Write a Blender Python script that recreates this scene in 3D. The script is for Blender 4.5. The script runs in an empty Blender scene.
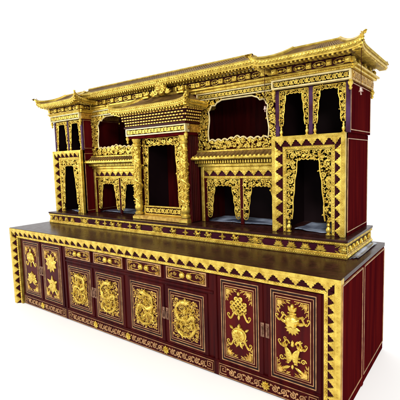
import bpy, math, random
from mathutils import Vector, Euler
PI = math.pi
sc = bpy.context.scene
COL = sc.collection
random.seed(7)

# ------------------------------------------------------------------ materials
def mat(name, col, rough=.5, metal=0., spec=.5, coat=0., noise=None, bump=0., bscale=60, grain=False):
    m = bpy.data.materials.new(name); m.use_nodes = True
    nt = m.node_tree; b = nt.nodes['Principled BSDF']
    b.inputs['Base Color'].default_value = (*col, 1)
    b.inputs['Roughness'].default_value = rough
    b.inputs['Metallic'].default_value = metal
    b.inputs['Specular IOR Level'].default_value = spec
    b.inputs['Coat Weight'].default_value = coat
    b.inputs['Coat Roughness'].default_value = .12
    tc = nt.nodes.new('ShaderNodeTexCoord')
    if noise or grain:
        mp = nt.nodes.new('ShaderNodeMapping')
        if grain: mp.inputs['Scale'].default_value = (9, 9, .9)
        nt.links.new(tc.outputs['Object'], mp.inputs['Vector'])
        n = nt.nodes.new('ShaderNodeTexNoise'); n.inputs['Scale'].default_value = noise[1]
        n.inputs['Detail'].default_value = 5
        nt.links.new(mp.outputs['Vector'], n.inputs['Vector'])
        r = nt.nodes.new('ShaderNodeValToRGB')
        r.color_ramp.elements[0].position = .35; r.color_ramp.elements[1].position = .65
        r.color_ramp.elements[0].color = (*noise[0], 1); r.color_ramp.elements[1].color = (*col, 1)
        nt.links.new(n.outputs['Fac'], r.inputs['Fac']); nt.links.new(r.outputs['Color'], b.inputs['Base Color'])
        mr = nt.nodes.new('ShaderNodeMapRange')
        mr.inputs['To Min'].default_value = max(.05, rough - .1); mr.inputs['To Max'].default_value = rough + .12
        nt.links.new(n.outputs['Fac'], mr.inputs['Value']); nt.links.new(mr.outputs['Result'], b.inputs['Roughness'])
    if bump:
        n2 = nt.nodes.new('ShaderNodeTexNoise'); n2.inputs['Scale'].default_value = bscale; n2.inputs['Detail'].default_value = 3
        nt.links.new(tc.outputs['Object'], n2.inputs['Vector'])
        bp = nt.nodes.new('ShaderNodeBump'); bp.inputs['Strength'].default_value = bump; bp.inputs['Distance'].default_value = .004
        nt.links.new(n2.outputs['Fac'], bp.inputs['Height']); nt.links.new(bp.outputs['Normal'], b.inputs['Normal'])
    return m

GOLD = mat('gold_leaf', (.80, .60, .115), .33, .78, noise=((.52, .34, .045), 22), bump=.5, bscale=130)
GOLD2 = mat('gold_relief', (.80, .56, .13), .34, .76, noise=((.48, .27, .05), 26), bump=.5, bscale=110)
OLDG = mat('antique_gold', (.72, .46, .10), .38, .75, noise=((.38, .21, .04), 26), bump=.3)
LINE = mat('gilt_inlay', (.52, .29, .12), .4, .35, noise=((.26, .12, .05), 20))
RED = mat('red_lacquer', (.046, .0028, .0026), .28, 0, .06, noise=((.022, .0014, .0022), 2.4), grain=True)
SIDE = mat('red_side_panel', (.096, .0055, .0055), .40, 0, .0, noise=((.050, .0026, .0046), 1.6), grain=True)
PANEL = mat('red_panel', (.074, .0040, .0036), .3, 0, .07, noise=((.036, .0020, .0034), 2.0), grain=True)
TOP = mat('dark_lacquer_top', (.040, .0110, .0085), .24, 0, .10, noise=((.018, .0055, .0045), 2.5), grain=True)
DARK = mat('dark_ground', (.026, .0025, .005), .5, 0, .04)
PURP = mat('plum_lacquer', (.042, .0050, .013), .4, 0, .08, noise=((.025, .003, .008), 9))
POST = mat('post_blue_sheen', (.058, .024, .070), .35, 0, .15, noise=((.035, .008, .02), 9))  # post lacquer with its bluish reflection put into the colour
BLACK = mat('shadowed_interior', (.010, .0035, .0045), .6, 0, .15)  # niche shade put into the colour; door grooves and lintel grounds share it
TILE = mat('roof_tile', (.24, .135, .028), .6, .15, noise=((.11, .055, .011), 14), bump=.3)
PALE = mat('pale_gilt_edge', (.78, .66, .34), .35, .35, noise=((.62, .50, .22), 30))
FLOORM = mat('white_backdrop', (.93, .93, .93), .9, 0, .0)
SHEETING = mat('bluish_sheeting', (.34, .40, .52), .22, 0, .8, noise=((.05, .06, .10), 7))  # pale blue mottled at random with a much darker blue
PINK = mat('pale_copper', (.48, .33, .27), .4, .6)
BRASS = mat('aged_brass', (.30, .16, .10), .4, .7, noise=((.16, .08, .05), 40))

# ------------------------------------------------------------------ mesh builder
class MB:
    def __init__(s, o=(0, 0, 0), u=(1, 0, 0), n=(0, -1, 0)):
        s.v = []; s.f = []; s.frame(o, u, n)
    def frame(s, o=(0, 0, 0), u=(1, 0, 0), n=(0, -1, 0)):
        s.o = Vector(o); s.u = Vector(u); s.n = Vector(n); s.w = Vector((0, 0, 1)); return s
    def P(s, a, b, c):
        return s.o + s.u * a + s.w * b + s.n * c
    def add(s, pts, faces):
        k = len(s.v); s.v += [tuple(s.P(*p)) for p in pts]; s.f += [tuple(i + k for i in f) for f in faces]
    def box(s, a0, a1, b0, b1, c0, c1, ch=0.):
        if ch:
            pts = [(a0, b0, c0), (a1, b0, c0), (a1, b1, c0), (a0, b1, c0), (a0, b0, c1 - ch), (a1, b0, c1 - ch), (a1, b1, c1 - ch), (a0, b1, c1 - ch),
                   (a0 + ch, b0 + ch, c1), (a1 - ch, b0 + ch, c1), (a1 - ch, b1 - ch, c1), (a0 + ch, b1 - ch, c1)]
            fs = [(3, 2, 1, 0)]
            for k in range(4):
                j = (k + 1) % 4
                fs += [(k, j, j + 4, k + 4), (k + 4, j + 4, j + 8, k + 8)]
            fs += [(8, 9, 10, 11)]
            s.add(pts, fs); return
        pts = [(a, b, c) for c in (c0, c1) for b in (b0, b1) for a in (a0, a1)]
        s.add(pts, [(0, 2, 3, 1), (4, 5, 7, 6), (0, 1, 5, 4), (2, 6, 7, 3), (0, 4, 6, 2), (1, 3, 7, 5)])
    def prism(s, poly, c0, c1, pil=0.):
        n = len(poly)
        cx = sum(p[0] for p in poly) / n; cy = sum(p[1] for p in poly) / n
        pts = [(a, b, c0) for a, b in poly] + [(a, b, c1) for a, b in poly]
        fs = [(i, (i + 1) % n, n + (i + 1) % n, n + i) for i in range(n)]
        if pil:
            k = .62
            pts += [(cx + (a - cx) * k, cy + (b - cy) * k, c1 + pil * .8) for a, b in poly] + [(cx, cy, c1 + pil)]
            fs += [(n + i, n + (i + 1) % n, 2 * n + (i + 1) % n, 2 * n + i) for i in range(n)]
            fs += [(2 * n + i, 2 * n + (i + 1) % n, 3 * n) for i in range(n)]
        else:
            fs.append(tuple(range(n, 2 * n)))
        s.add(pts, fs)
    def tube(s, path, r, sides=5, sq=1., cap=True):
        """tube through (a,b,c) points; r number or list; sq flattens it along c"""
        n = len(path)
        if n < 2: return
        rr = r if isinstance(r, (list, tuple)) else [r] * n
        pts = []
        for i, p in enumerate(path):
            q0 = path[max(0, i - 1)]; q1 = path[min(n - 1, i + 1)]
            t = Vector((q1[0] - q0[0], q1[1] - q0[1], q1[2] - q0[2]))
            if t.length < 1e-9: t = Vector((1, 0, 0))
            t.normalize()
            ref = Vector((0, 0, 1)) if abs(t.z) < .9 else Vector((1, 0, 0))
            x = t.cross(ref).normalized(); y = x.cross(t).normalized()
            for k in range(sides):
                an = 2 * PI * k / sides + PI / sides
                d = x * math.cos(an) * rr[i] + y * math.sin(an) * rr[i] * sq
                pts.append((p[0] + d.x, p[1] + d.y, p[2] + d.z))
        fs = []
        for i in range(n - 1):
            for k in range(sides):
                j = (k + 1) % sides
                fs.append((i * sides + k, i * sides + j, (i + 1) * sides + j, (i + 1) * sides + k))
        if cap:
            fs.append(tuple(range(sides))[::-1]); fs.append(tuple((n - 1) * sides + k for k in range(sides)))
        s.add(pts, fs)
    def dome(s, a, b, c, ra, rb, h, seg=8, rot=0.):
        pts = []; fs = []
        rings = [(1, 0), (.86, .55), (.5, .9)]
        for q, hh in rings:
            for k in range(seg):
                an = 2 * PI * k / seg
                x = math.cos(an) * ra * q; y = math.sin(an) * rb * q
                pts.append((a + x * math.cos(rot) - y * math.sin(rot), b + x * math.sin(rot) + y * math.cos(rot), c + h * hh))
        pts.append((a, b, c + h))
        for i in range(2):
            for k in range(seg):
                j = (k + 1) % seg
                fs.append((i * seg + k, i * seg + j, (i + 1) * seg + j, (i + 1) * seg + k))
        for k in range(seg): fs.append((2 * seg + k, 2 * seg + (k + 1) % seg, 3 * seg))
        s.add(pts, fs)
    def lathe(s, a, c, prof, seg=14):
        pts = []; fs = []
        for r, b in prof:
            for k in range(seg):
                an = 2 * PI * k / seg
                pts.append((a + r * math.cos(an), b, c + r * math.sin(an)))
        for i in range(len(prof) - 1):
            for k in range(seg):
                j = (k + 1) % seg
                fs.append((i * seg + k, i * seg + j, (i + 1) * seg + j, (i + 1) * seg + k))
        fs.append(tuple(range(seg))[::-1]); fs.append(tuple((len(prof) - 1) * seg + k for k in range(seg)))
        s.add(pts, fs)
    def leaf(s, a, b, c, L, w, ang, h=.006):
        ca, sa = math.cos(ang), math.sin(ang)
        sh = [(0, 0), (.25, .42), (.55, .5), (.8, .28), (1, 0), (.8, -.28), (.55, -.5), (.25, -.42)]
        poly = [(a + (x * L) * ca - (y * w) * sa, b + (x * L) * sa + (y * w) * ca) for x, y in sh]
        s.prism(poly[::-1], c, c + h * .4, h * .6)
    def spiral(s, a, b, c, r, a0=0., turns=1.3, hand=1, th=.17, n=13, sq=.8, ball=True):
        path = []; rad = []
        for i in range(n):
            t = i / (n - 1)
            q = r * (1 - .78 * t); an = a0 + hand * turns * 2 * PI * t
            path.append((a + q * math.cos(an), b + q * math.sin(an), c)); rad.append(r * th * (1 - .35 * t))
        s.tube(path, rad, 4, sq)
        if ball: s.dome(a, b, c - r * .1, r * .26, r * .26, r * .26, 6)
    def build(s, name, m, parent=None, smooth=35):
        me = bpy.data.meshes.new(name); me.from_pydata(s.v, [], s.f); me.materials.append(m)
        o = bpy.data.objects.new(name, me); COL.objects.link(o)
        import bmesh
        bm = bmesh.new(); bm.from_mesh(me); bmesh.ops.recalc_face_normals(bm, faces=bm.faces); bm.to_mesh(me); bm.free()
        me.shade_smooth(); me.set_sharp_from_angle(angle=math.radians(smooth))
        if parent: o.parent = parent; o.matrix_parent_inverse = parent_world(parent).inverted()
        return o

def parent_world(o):
    from mathutils import Matrix
    m = Matrix.Translation(o.location)
    return m if o.parent is None else m   # only roots are displaced

def empty(name, loc=(0, 0, 0), parent=None):
    o = bpy.data.objects.new(name, None); o.empty_display_size = .1; o.location = loc; COL.objects.link(o)
    if parent: o.parent = parent
    return o
def tag(o, label=None, cat=None, group=None, kind=None):
    if label: o['label'] = label
    if cat: o['category'] = cat
    if group: o['group'] = group
    if kind: o['kind'] = kind
    return o

FR = dict(u=(1, 0, 0), n=(0, -1, 0))
def front(y): return MB((0, y, 0), (1, 0, 0), (0, -1, 0))         # a = x, b = z, c = towards viewer
def rside(x): return MB((x, 0, 0), (0, 1, 0), (1, 0, 0))          # a = y, b = z, c = outward +x

# ------------------------------------------------------------------ ornament vocabulary
def tooth(mb, a, b, w, h, ang, cr, ct):
    """stepped fan on a splayed band: root centred at (a,b) at depth cr, tip at depth ct"""
    sh = [(-.5, 0), (-.5, .10), (-.36, .16), (-.36, .36), (-.23, .42), (-.22, .64), (-.10, .72), (-.08, .9), (0, 1), (.08, .9), (.10, .72), (.22, .64), (.23, .42), (.36, .36), (.36, .16), (.5, .10), (.5, 0)]
    hh = h * random.uniform(.93, 1.0); ww = w * random.uniform(.94, 1.0)
    ca, sa = math.cos(ang), math.sin(ang)
    P2 = [(a + (y * hh) * ca - (x * ww) * sa, b + (y * hh) * sa + (x * ww) * ca, cr + (ct - cr) * y * hh / h) for x, y in sh]
    n = len(P2)
    pts = [(p[0], p[1], p[2] - .004) for p in P2] + [(p[0], p[1], p[2] + .006) for p in P2]
    m = (a + .38 * hh * ca, b + .38 * hh * sa, cr + (ct - cr) * .38 + .010)
    pts.append(m)
    mb.add(pts, [(i, (i + 1) % n, n + (i + 1) % n, n + i) for i in range(n)] + [(n + i, n + (i + 1) % n, 2 * n) for i in range(n)])
    for k, q in ((.2, .13), (.5, .08)):
        for sg in (-1, 1):
            x = sg * q * ww * 1.4; y = k * hh
            mb.dome(a + y * ca - x * sa, b + y * sa + x * ca, cr + (ct - cr) * k + .006, ww * .07, ww * .07, .005, 5)
def beads(mb, a0, b0, a1, b1, c, r, pitch, base=True, bw=None):
    L = math.hypot(a1 - a0, b1 - b0); n = max(2, int(L / pitch)); jr = random.Random(int(L * 1000))
    for i in range(n):
        t = (i + .5 + jr.uniform(-.12, .12)) / n; q = r * jr.uniform(.86, 1.1)
        mb.dome(a0 + (a1 - a0) * t, b0 + (b1 - b0) * t, c, q, q, q * .8, 6)
def rect_lines(mb, a0, a1, b0, b1, c, w, h=.003):
    mb.box(a0, a1, b0, b0 + w, c, c + h); mb.box(a0, a1, b1 - w, b1, c, c + h)
    mb.box(a0, a0 + w, b0 + w, b1 - w, c, c + h); mb.box(a1 - w, a1, b0 + w, b1 - w, c, c + h)

def vine(mb, a0, a1, b, h, c, th=.14, seed=0, vertical=False):
    """running vine in a strip of height h centred on b"""
    rnd = random.Random(seed)
    L = a1 - a0; n = max(1, round(L / (h * .95))); d = L / n; r = min(h, d) * .40
    T = (lambda x, y, z: (y, x, z)) if vertical else (lambda x, y, z: (x, y, z))
    m = MB(); m.frame(mb.o, mb.u, mb.n)
    path = []
    for i in range(n * 6 + 1):
        t = i / 6
        path.append(T(a0 + t * d, b + h * .36 * math.cos(PI * t), c))
    mb.tube(path, h * th * .6, 4, .8)
    for k in range(n):
        sg = 1 if k % 2 else -1
        x = a0 + (k + .5) * d; y = b + 0 * sg
        pa = []
        rad = []
        for i in range(10):
            t = i / 9; q = r * (1 - .72 * t); an = (PI / 2 * -sg) + sg * 1.35 * 2 * PI * t
            pa.append(T(x + q * math.cos(an), y + q * math.sin(an), c + .001)); rad.append(h * th * (1 - .3 * t))
        mb.tube(pa, rad, 4, .8)
        e = T(x, y, c); mb.dome(e[0], e[1], c, r * .3, r * .3, h * .14, 6)
        for dx in (-.46, .46):
            e = T(x + dx * d, b - sg * h * .28, c)
            mb.dome(e[0], e[1], c, h * .14, h * .14, h * .08, 5)

def inside(poly, x, y):
    r = False; n = len(poly); j = n - 1
    for i in range(n):
        xi, yi = poly[i]; xj, yj = poly[j]
        if (yi > y) != (yj > y) and x < (xj - xi) * (y - yi) / (yj - yi) + xi: r = not r
        j = i
    return r
def edist(poly, x, y):
    d = 1e9; n = len(poly)
    for i in range(n):
        ax, ay = poly[i]; bx, by = poly[(i + 1) % n]
        ux, uy = bx - ax, by - ay; l = ux * ux + uy * uy
        t = max(0, min(1, ((x - ax) * ux + (y - ay) * uy) / l)) if l > 0 else 0
        d = min(d, math.hypot(x - ax - t * ux, y - ay - t * uy))
    return d
def scrollwork(mb, poly, c, rmax, rmin=.008, tries=420, seed=1, th=.2, fill=1., leaf=True, avoid=()):
    rnd = random.Random(seed); cs = []
    xs = [p[0] for p in poly]; ys = [p[1] for p in poly]
    x0, x1, y0, y1 = min(xs), max(xs), min(ys), max(ys)
    for k in range(tries):
        x = rnd.uniform(x0, x1); y = rnd.uniform(y0, y1)
        if not inside(poly, x, y): continue
        r = min(rmax, edist(poly, x, y) + rmin * .35)
        for (a, b, q) in cs:
            r = min(r, math.hypot(a - x, b - y) - q * .97)
            if r < rmin: break
        else:
            for (a, b, q) in avoid: r = min(r, math.hypot(a - x, b - y) - q)
        if r < rmin: continue
        cs.append((x, y, r))
    for i, (x, y, r) in enumerate(cs):
        a0 = rnd.uniform(0, 6.28)
        if r > rmin * 1.5:
            mb.spiral(x, y, c, r * .92, a0, rnd.choice((1.1, 1.35)), rnd.choice((-1, 1)), th, 11)
            if leaf and rnd.random() < .6:
                an = rnd.uniform(0, 6.28); mb.leaf(x + r * .3 * math.cos(an), y + r * .3 * math.sin(an), c, r * 1.15, r * .7, an, .008)
        else:
            if rnd.random() < .4: mb.dome(x, y, c - .002, r * 1.1, r * .9, .009, 6)
            else: mb.leaf(x - r, y, c, r * 2.2, r * 1.3, rnd.uniform(0, 6.28), .008)
    A = (x1 - x0) * (y1 - y0)
    for k in range(int(A / (rmax * rmax) * 3.4 * fill)):
        x = rnd.uniform(x0, x1); y = rnd.uniform(y0, y1)
        if not inside(poly, x, y) or edist(poly, x, y) < rmax * .30: continue
        an = rnd.uniform(0, 6.28); L = rmax * rnd.uniform(.6, 1.0)
        mb.leaf(x - math.cos(an) * L * .5, y - math.sin(an) * L * .5, c - .006, L, L * .42, an, .010)
    return cs
def outline(mb, poly, c, r, closed=True, sq=1.):
    p = [(a, b, c) for a, b in poly]
    if closed: p.append(p[0])
    mb.tube(p, r, 5, sq)

# ------------------------------------------------------------------ emblems (centred at a,b, half size s)
def ribbon(mb, a, b, c, s, sg, up=0):
    pa = []; rad = []
    for i in range(16):
        t = i / 15
        x = a + sg * s * (.15 + 1.05 * t); y = b + s * (.30 * math.sin(t * 2 * PI) - .25 * t + up * t)
        pa.append((x, y, c)); rad.append(s * .11 * (1 - .45 * t))
    mb.tube(pa, rad, 5, .8)
    mb.spiral(pa[-1][0] - sg * s * .1, pa[-1][1] + s * .16, c, s * .2, -PI / 2, 1.0, sg, .3, 9)
    mb.spiral(a + sg * s * .62, b + s * .38, c, s * .17, 0, 1.0, -sg, .3, 9)
    for t in (.3, .7): mb.leaf(a + sg * s * (.15 + 1.05 * t), b + s * (.30 * math.sin(t * 2 * PI) - .25 * t + up * t), c, s * .28, s * .13, PI / 2 - sg * (1.9 - t * 2), .008)
def lotus(mb, a, b, c, s, n=9):
    for k in range(n):
        an = PI * (-.02 + 1.04 * k / (n - 1)); mb.leaf(a, b, c, s * (.95 if k % 2 == 0 else .8), s * .42, an, .012)
    for k in range(5):
        an = PI * (.12 + .76 * k / 4); mb.leaf(a, b - s * .05, c + .005, s * .6, s * .34, an, .012)
    mb.dome(a, b + s * .05, c + .006, s * .26, s * .2, .014, 8)
    for k in (-1, 1):
        mb.leaf(a, b, c, s * .8, s * .3, -PI / 2 + k * .95, .01)
def flower(mb, a, b, c, s, n=10):
    for k in range(n):
        mb.leaf(a, b, c, s, s * .5, 2 * PI * k / n + .2, .010)
    for k in range(n - 2):
        mb.leaf(a, b, c + .006, s * .62, s * .36, 2 * PI * k / (n - 2), .010)
    mb.dome(a, b, c + .010, s * .26, s * .26, .012, 9)
def knot(mb, a, b, c, s):
    r = s * .075
    D = s * .27
    def T(u, v): return (a + (u - v) * D * .62, b + .12 * s + (u + v) * D * .62)
    for k in (-1.5, -.5, .5, 1.5):
        for d in (0, 1):
            pa = []
            for i in range(-9, 10):
                t = i / 9 * 1.9
                x, y = T(t, k) if d == 0 else T(k, t)
                wob = math.cos((t + .5 + k + 1.5 + d) * PI) * .004
                pa.append((x, y, c + .006 + wob))
            mb.tube(pa, r, 5, 1)
    for e in (-1.9, 1.9):
        for k in (-1, 1):
            for d in (0, 1):
                pa = []
                for i in range(7):
                    t = i / 6 * PI
                    u = e + math.copysign(.5, e) * math.sin(t); v = k + .5 * math.cos(t)
                    x, y = T(u, v) if d == 0 else T(v, u); pa.append((x, y, c + .006))
                mb.tube(pa, r, 5, 1)
    mb.dome(a, b + s * .98, c, s * .12, s * .16, .012, 7)
    for sg in (-1, 1): ribbon(mb, a, b - s * .55, c, s * .75, sg)
    mb.leaf(a, b - s * .5, c, s * .42, s * .2, -PI / 2, .01)
def jar(mb, a, b, c, s):
    mb.dome(a, b + s * .22, c, s * .60, s * .50, .030, 14)
    outline(mb, [(a + s * .60 * math.cos(t * PI / 8), b + s * .22 + s * .50 * math.sin(t * PI / 8)) for t in range(16)], c + .004, s * .05)
    for k in range(5):
        an = PI / 2 + (k - 2) * .62
        mb.leaf(a - math.cos(an) * s * .1, b + s * .22 - math.sin(an) * s * .1, c + .022, s * .46, s * .17, an, .014)
        mb.leaf(a, b + s * .2, c + .020, s * .40, s * .15, -an, .014)
    mb.box(a - s * .26, a + s * .26, b + s * .66, b + s * .78, c, c + .016, .004)
    mb.leaf(a, b + s * .72, c, s * .36, s * .24, PI / 2, .014)
    for sg in (-1, 1):
        mb.leaf(a + sg * s * .5, b + s * .55, c, s * .42, s * .2, PI / 2 - sg * .9, .01)
        ribbon(mb, a, b - s * .35, c, s * .85, sg)
        mb.spiral(a + sg * s * .28, b - s * .45, c, s * .24, 0, 1.2, sg, .25, 10)
        mb.leaf(a, b - s * .3, c, s * .6, s * .22, -PI / 2 + sg * .5, .01)
def vase(mb, a, b, c, s):
    mb.dome(a, b - s * .02, c, s * .50, s * .42, .034, 16)
    for k in range(7): mb.leaf(a, b - s * .42, c + .012, s * .50, s * .17, PI / 2 + (k - 3) * .36, .020)
    mb.dome(a, b + s * .40, c, s * .22, s * .12, .022, 10)
    mb.tube([(a - s * .30, b + s * .50, c + .008), (a + s * .30, b + s * .50, c + .008)], s * .055, 6)
    mb.tube([(a - s * .47, b + s * .12, c + .012), (a - s * .2, b + s * .05, c + .034), (a + s * .2, b + s * .05, c + .034), (a + s * .47, b + s * .12, c + .012)], s * .045, 6)
    for k in range(3): mb.leaf(a, b + s * .5, c, s * .55, s * .26, PI / 2 + (k - 1) * .6, .014)
    mb.dome(a, b + s * .95, c, s * .13, s * .18, .016, 8)
    for k in range(7): mb.leaf(a, b - s * .5, c, s * .55, s * .26, PI * (-.06 - .88 * k / 6) , .011)
    for sg in (-1, 1):
        ribbon(mb, a + sg * s * .25, b + s * .05, c, s * .75, sg, .25)
        mb.leaf(a + sg * s * .35, b - s * .25, c, s * .6, s * .24, PI / 2 - sg * 1.25, .01)
def fishes(mb, a, b, c, s):
    for sg in (-1, 1):
        pa = []; rad = []
        for i in range(14):
            t = i / 13
            pa.append((a + sg * s * (.46 - .20 * math.sin(t * PI) - .12 * t), b + s * (.50 - 1.05 * t), c + .008))
            rad.append(s * (.06 + .17 * math.sin(PI * min(1, t * 1.02 + .02)) ** .8) * (1 if t < .9 else .7))
        mb.tube(pa, rad, 8, .55)
        for i in range(3, 12, 2): mb.leaf(pa[i][0] - sg * rad[i] * .2, pa[i][1], c + .012 + rad[i] * .3, s * .13, s * .16, -PI / 2, .004)
        for q in (-.75, -.3, .3, .75): mb.leaf(pa[0][0], pa[0][1] - s * .04, c + .002, s * .42, s * .13, PI / 2 + q - sg * .35, .010)
        for q in (.2, .55): mb.leaf(pa[6][0] + sg * s * .1, pa[6][1] - s * q * .5, c, s * .30, s * .13, PI / 2 - sg * (1.2 + q), .010)
        mb.dome(pa[-2][0] + sg * s * .05, pa[-2][1] + s * .05, c + .02, s * .035, s * .035, .006, 6)
        ribbon(mb, a + sg * s * .1, b + s * .80, c, s * .72, sg, .15)
        mb.spiral(a + sg * s * .75, b - s * .25, c, s * .2, 0, 1.2, sg, .28, 10)
        mb.leaf(a + sg * s * .15, b - s * .75, c, s * .7, s * .2, -PI / 2 + sg * 1.1, .009)
    mb.dome(a, b + s * .72, c, s * .13, s * .13, .012, 8); mb.leaf(a, b + s * .72, c, s * .35, s * .2, PI / 2, .01); mb.leaf(a, b - s * .6, c, s * .35, s * .2, -PI / 2, .01)
def parasol(mb, a, b, c, s):
    poly = [(a + s * .7 * math.cos(PI * k / 10), b + s * .1 + s * .6 * math.sin(PI * k / 10)) for k in range(11)]
    mb.prism(poly, c, c + .010, .014)
    mb.leaf(a, b + s * .65, c, s * .4, s * .24, PI / 2, .012)
    for k in range(6): mb.leaf(a + s * (-.58 + .232 * k), b + s * .15, c, s * .38, s * .22, -PI / 2, .012)
    mb.tube([(a, b + s * .1, c + .004), (a, b - s * .9, c + .004)], s * .06)
    for sg in (-1, 1): ribbon(mb, a, b - s * .45, c, s * .8, sg)
def conch(mb, a, b, c, s):
    pa = []; rad = []
    for i in range(16):
        t = i / 15; an = -PI / 2 + t * 2.4 * PI
        q = s * (.55 - .5 * t); pa.append((a + q * math.cos(an), b + s * .05 + q * math.sin(an), c + .004)); rad.append(s * (.30 - .2 * t))
    mb.tube(pa, rad, 7, .6)
    for k in range(6): mb.leaf(a, b, c, s, s * .35, 2 * PI * k / 6 + .5, .009)
    for sg in (-1, 1): ribbon(mb, a, b - s * .6, c, s * .8, sg)
def corner(mb, a, b, c, s, sx, sz):
    """filigree spandrel filling the corner at (a,b), growing towards (sx,sz)"""
    s *= 1.15
    th = s * .055
    mb.tube([(a, b + sz * s * 1.5, c), (a, b, c), (a + sx * s * 1.5, b, c)], th, 4)
    mb.dome(a + sx * s * .42, b + sz * s * .42, c, s * .17, s * .17, .008, 7)
    for k in range(5): mb.leaf(a + sx * s * .12, b + sz * s * .12, c, s * (.95 if k == 2 else .75), s * .19, math.atan2(sz, sx) + (k - 2) * .30, .008)
    for u, v, r in ((.72, .24, .2), (1.15, .14, .15), (.24, .72, .2), (.14, 1.15, .15)):
        mb.spiral(a + sx * u * s, b + sz * v * s, c, r * s, 0, 1.2, sx * sz * (1 if u > v else -1), .3, 9)
        mb.leaf(a + sx * u * s, b + sz * v * s, c, s * .42, s * .14, math.atan2(sz * (.5 if u < v else .28), sx * (.28 if u < v else .5)), .007)

def dragon(mb, a0, a1, b0, b1, c, seed, flip):
    w = a1 - a0; h = b1 - b0; cx = (a0 + a1) / 2; cy = (b0 + b1) / 2
    S = min(w, h); rnd = random.Random(seed)
    key = [(-.05, .44), (.26, .36), (.36, .14), (.14, .02), (-.16, .08), (-.33, -.06), (-.30, -.30), (-.04, -.40), (.24, -.33), (.34, -.14), (.12, -.10), (-.06, -.22)] if seed % 2 else \
          [(.10, .45), (-.22, .38), (-.36, .18), (-.22, .0), (.08, .0), (.30, .12), (.38, -.12), (.26, -.34), (-.02, -.42), (-.30, -.32), (-.30, -.12), (-.06, -.18)]
    def cr(p0, p1, p2, p3, t):
        return tuple(.5 * (2 * p1[i] + (p2[i] - p0[i]) * t + (2 * p0[i] - 5 * p1[i] + 4 * p2[i] - p3[i]) * t * t + (3 * p1[i] - p0[i] - 3 * p2[i] + p3[i]) * t ** 3) for i in (0, 1))
    pa = []; rad = []; K = [key[0]] + key + [key[-1]]
    for i in range(len(key) - 1):
        for j in range(6):
            x, y = cr(K[i], K[i + 1], K[i + 2], K[i + 3], j / 6)
            pa.append((cx + x * w, cy + y * h, c + .012 + .005 * math.sin(len(pa) * .8)))
    N = len(pa)
    for i in range(N): rad.append(S * (.044 - .030 * (i / N) ** 1.5 + .014 * math.sin(i * .5)))
    mb.tube(pa, rad, 7, .8)
    for i in range(1, N - 1):
        dx = pa[i + 1][0] - pa[i - 1][0]; dy = pa[i + 1][1] - pa[i - 1][1]
        an = math.atan2(dy, dx) - PI / 2
        mb.leaf(pa[i][0] + math.cos(an) * rad[i] * .6, pa[i][1] + math.sin(an) * rad[i] * .6, c + .008, S * .05, S * .028, an + .4, .006)
        if i % 2: mb.dome(pa[i][0], pa[i][1], pa[i][2] + rad[i] * .55, rad[i] * .5, rad[i] * .5, .005, 5)
    hx, hy = pa[0][0], pa[0][1]; ja = math.atan2(pa[0][1] - pa[3][1], pa[0][0] - pa[3][0])
    mb.dome(hx, hy, c + .012, S * .085, S * .075, .022, 9)
    for d, L in ((.35, .17), (-.3, .15)): mb.leaf(hx, hy, c + .014, S * L, S * .07, ja + d, .014)
    for k in range(7): mb.leaf(hx, hy, c + .008, S * .17, S * .035, ja + PI + (k - 3) * .36, .009)
    for i in (10, 22, 34, 50):
        x, y, _ = pa[i]; an = rnd.uniform(0, 6.28)
        kx, ky = x + math.cos(an) * S * .10, y + math.sin(an) * S * .10
        fx, fy = kx + math.cos(an + 1.1) * S * .07, ky + math.sin(an + 1.1) * S * .07
        mb.tube([(x, y, c + .010), (kx, ky, c + .010), (fx, fy, c + .010)], [S * .032, S * .022, S * .016], 5, .8)
        for k in range(4): mb.leaf(fx, fy, c + .008, S * .06, S * .02, an + 1.1 + (k - 1.5) * .55, .007)
    px, py = cx + .02 * w, cy + .22 * h
    mb.dome(px, py, c + .010, S * .05, S * .05, .018, 10)
    for k in range(7): mb.leaf(px, py, c + .006, S * .12, S * .035, k * .9, .008)
    for k in range(130):
        x = rnd.gauss(cx, w * .22); y = rnd.gauss(cy, h * .24)
        if abs(x - cx) > w * .43 or abs(y - cy) > h * .44: continue
        if k % 3: mb.leaf(x, y, c + .005, S * .12, S * .034, rnd.uniform(0, 6.28), .008)
        else: mb.spiral(x, y, c + .006, S * .045, rnd.uniform(0, 6), 1.2, 1, .26, 9)


# ================================================================== SETTING
fl = MB(); fl.add([(-20, 16, -.004), (22, 16, -.004), (22, -12, -.004), (-20, -12, -.004)], [])
me = bpy.data.meshes.new('floor')
R_ = 26
prof = []
me.from_pydata([(1.8 + R_ * math.cos(2 * PI * k / 64), R_ * math.sin(2 * PI * k / 64), -.004) for k in range(64)], [], [tuple(range(64))])
me.materials.append(FLOORM)
flo = bpy.data.objects.new('floor', me); COL.objects.link(flo); flo['kind'] = 'structure'

# ================================================================== BASE CABINET
W, H, D = 3.6, .8553, 1.106
cab = tag(empty('altar_cabinet', (1.8, .55, 0)), 'long dark red base cabinet with gilt carved doors and drawers, standing on white ground', 'cabinet')
b = MB()
b.frame((0, 0, 0), (1, 0, 0), (0, 1, 0))   # plain xyz : a=x,b=z,c=y
YP = .048
b.box(.004, W - .004, .002, .829, .062, D - .004)
b.build('cabinet_body', SIDE, cab)
m = front(.0615); m.box(.11, W - .11, .004, .80, 0, .004); m.build('face_frame', RED, cab)
b = MB().frame((0, 0, 0), (1, 0, 0), (0, 1, 0)); b.box(.001, W, .8295, H, .0625, D); b.box(.001, W - .001, H - .003, H - .0002, .003, .0630)
t = b.build('cabinet_top', TOP, cab)
bv = t.modifiers.new('bevel', 'BEVEL'); bv.width = .003; bv.segments = 2

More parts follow.
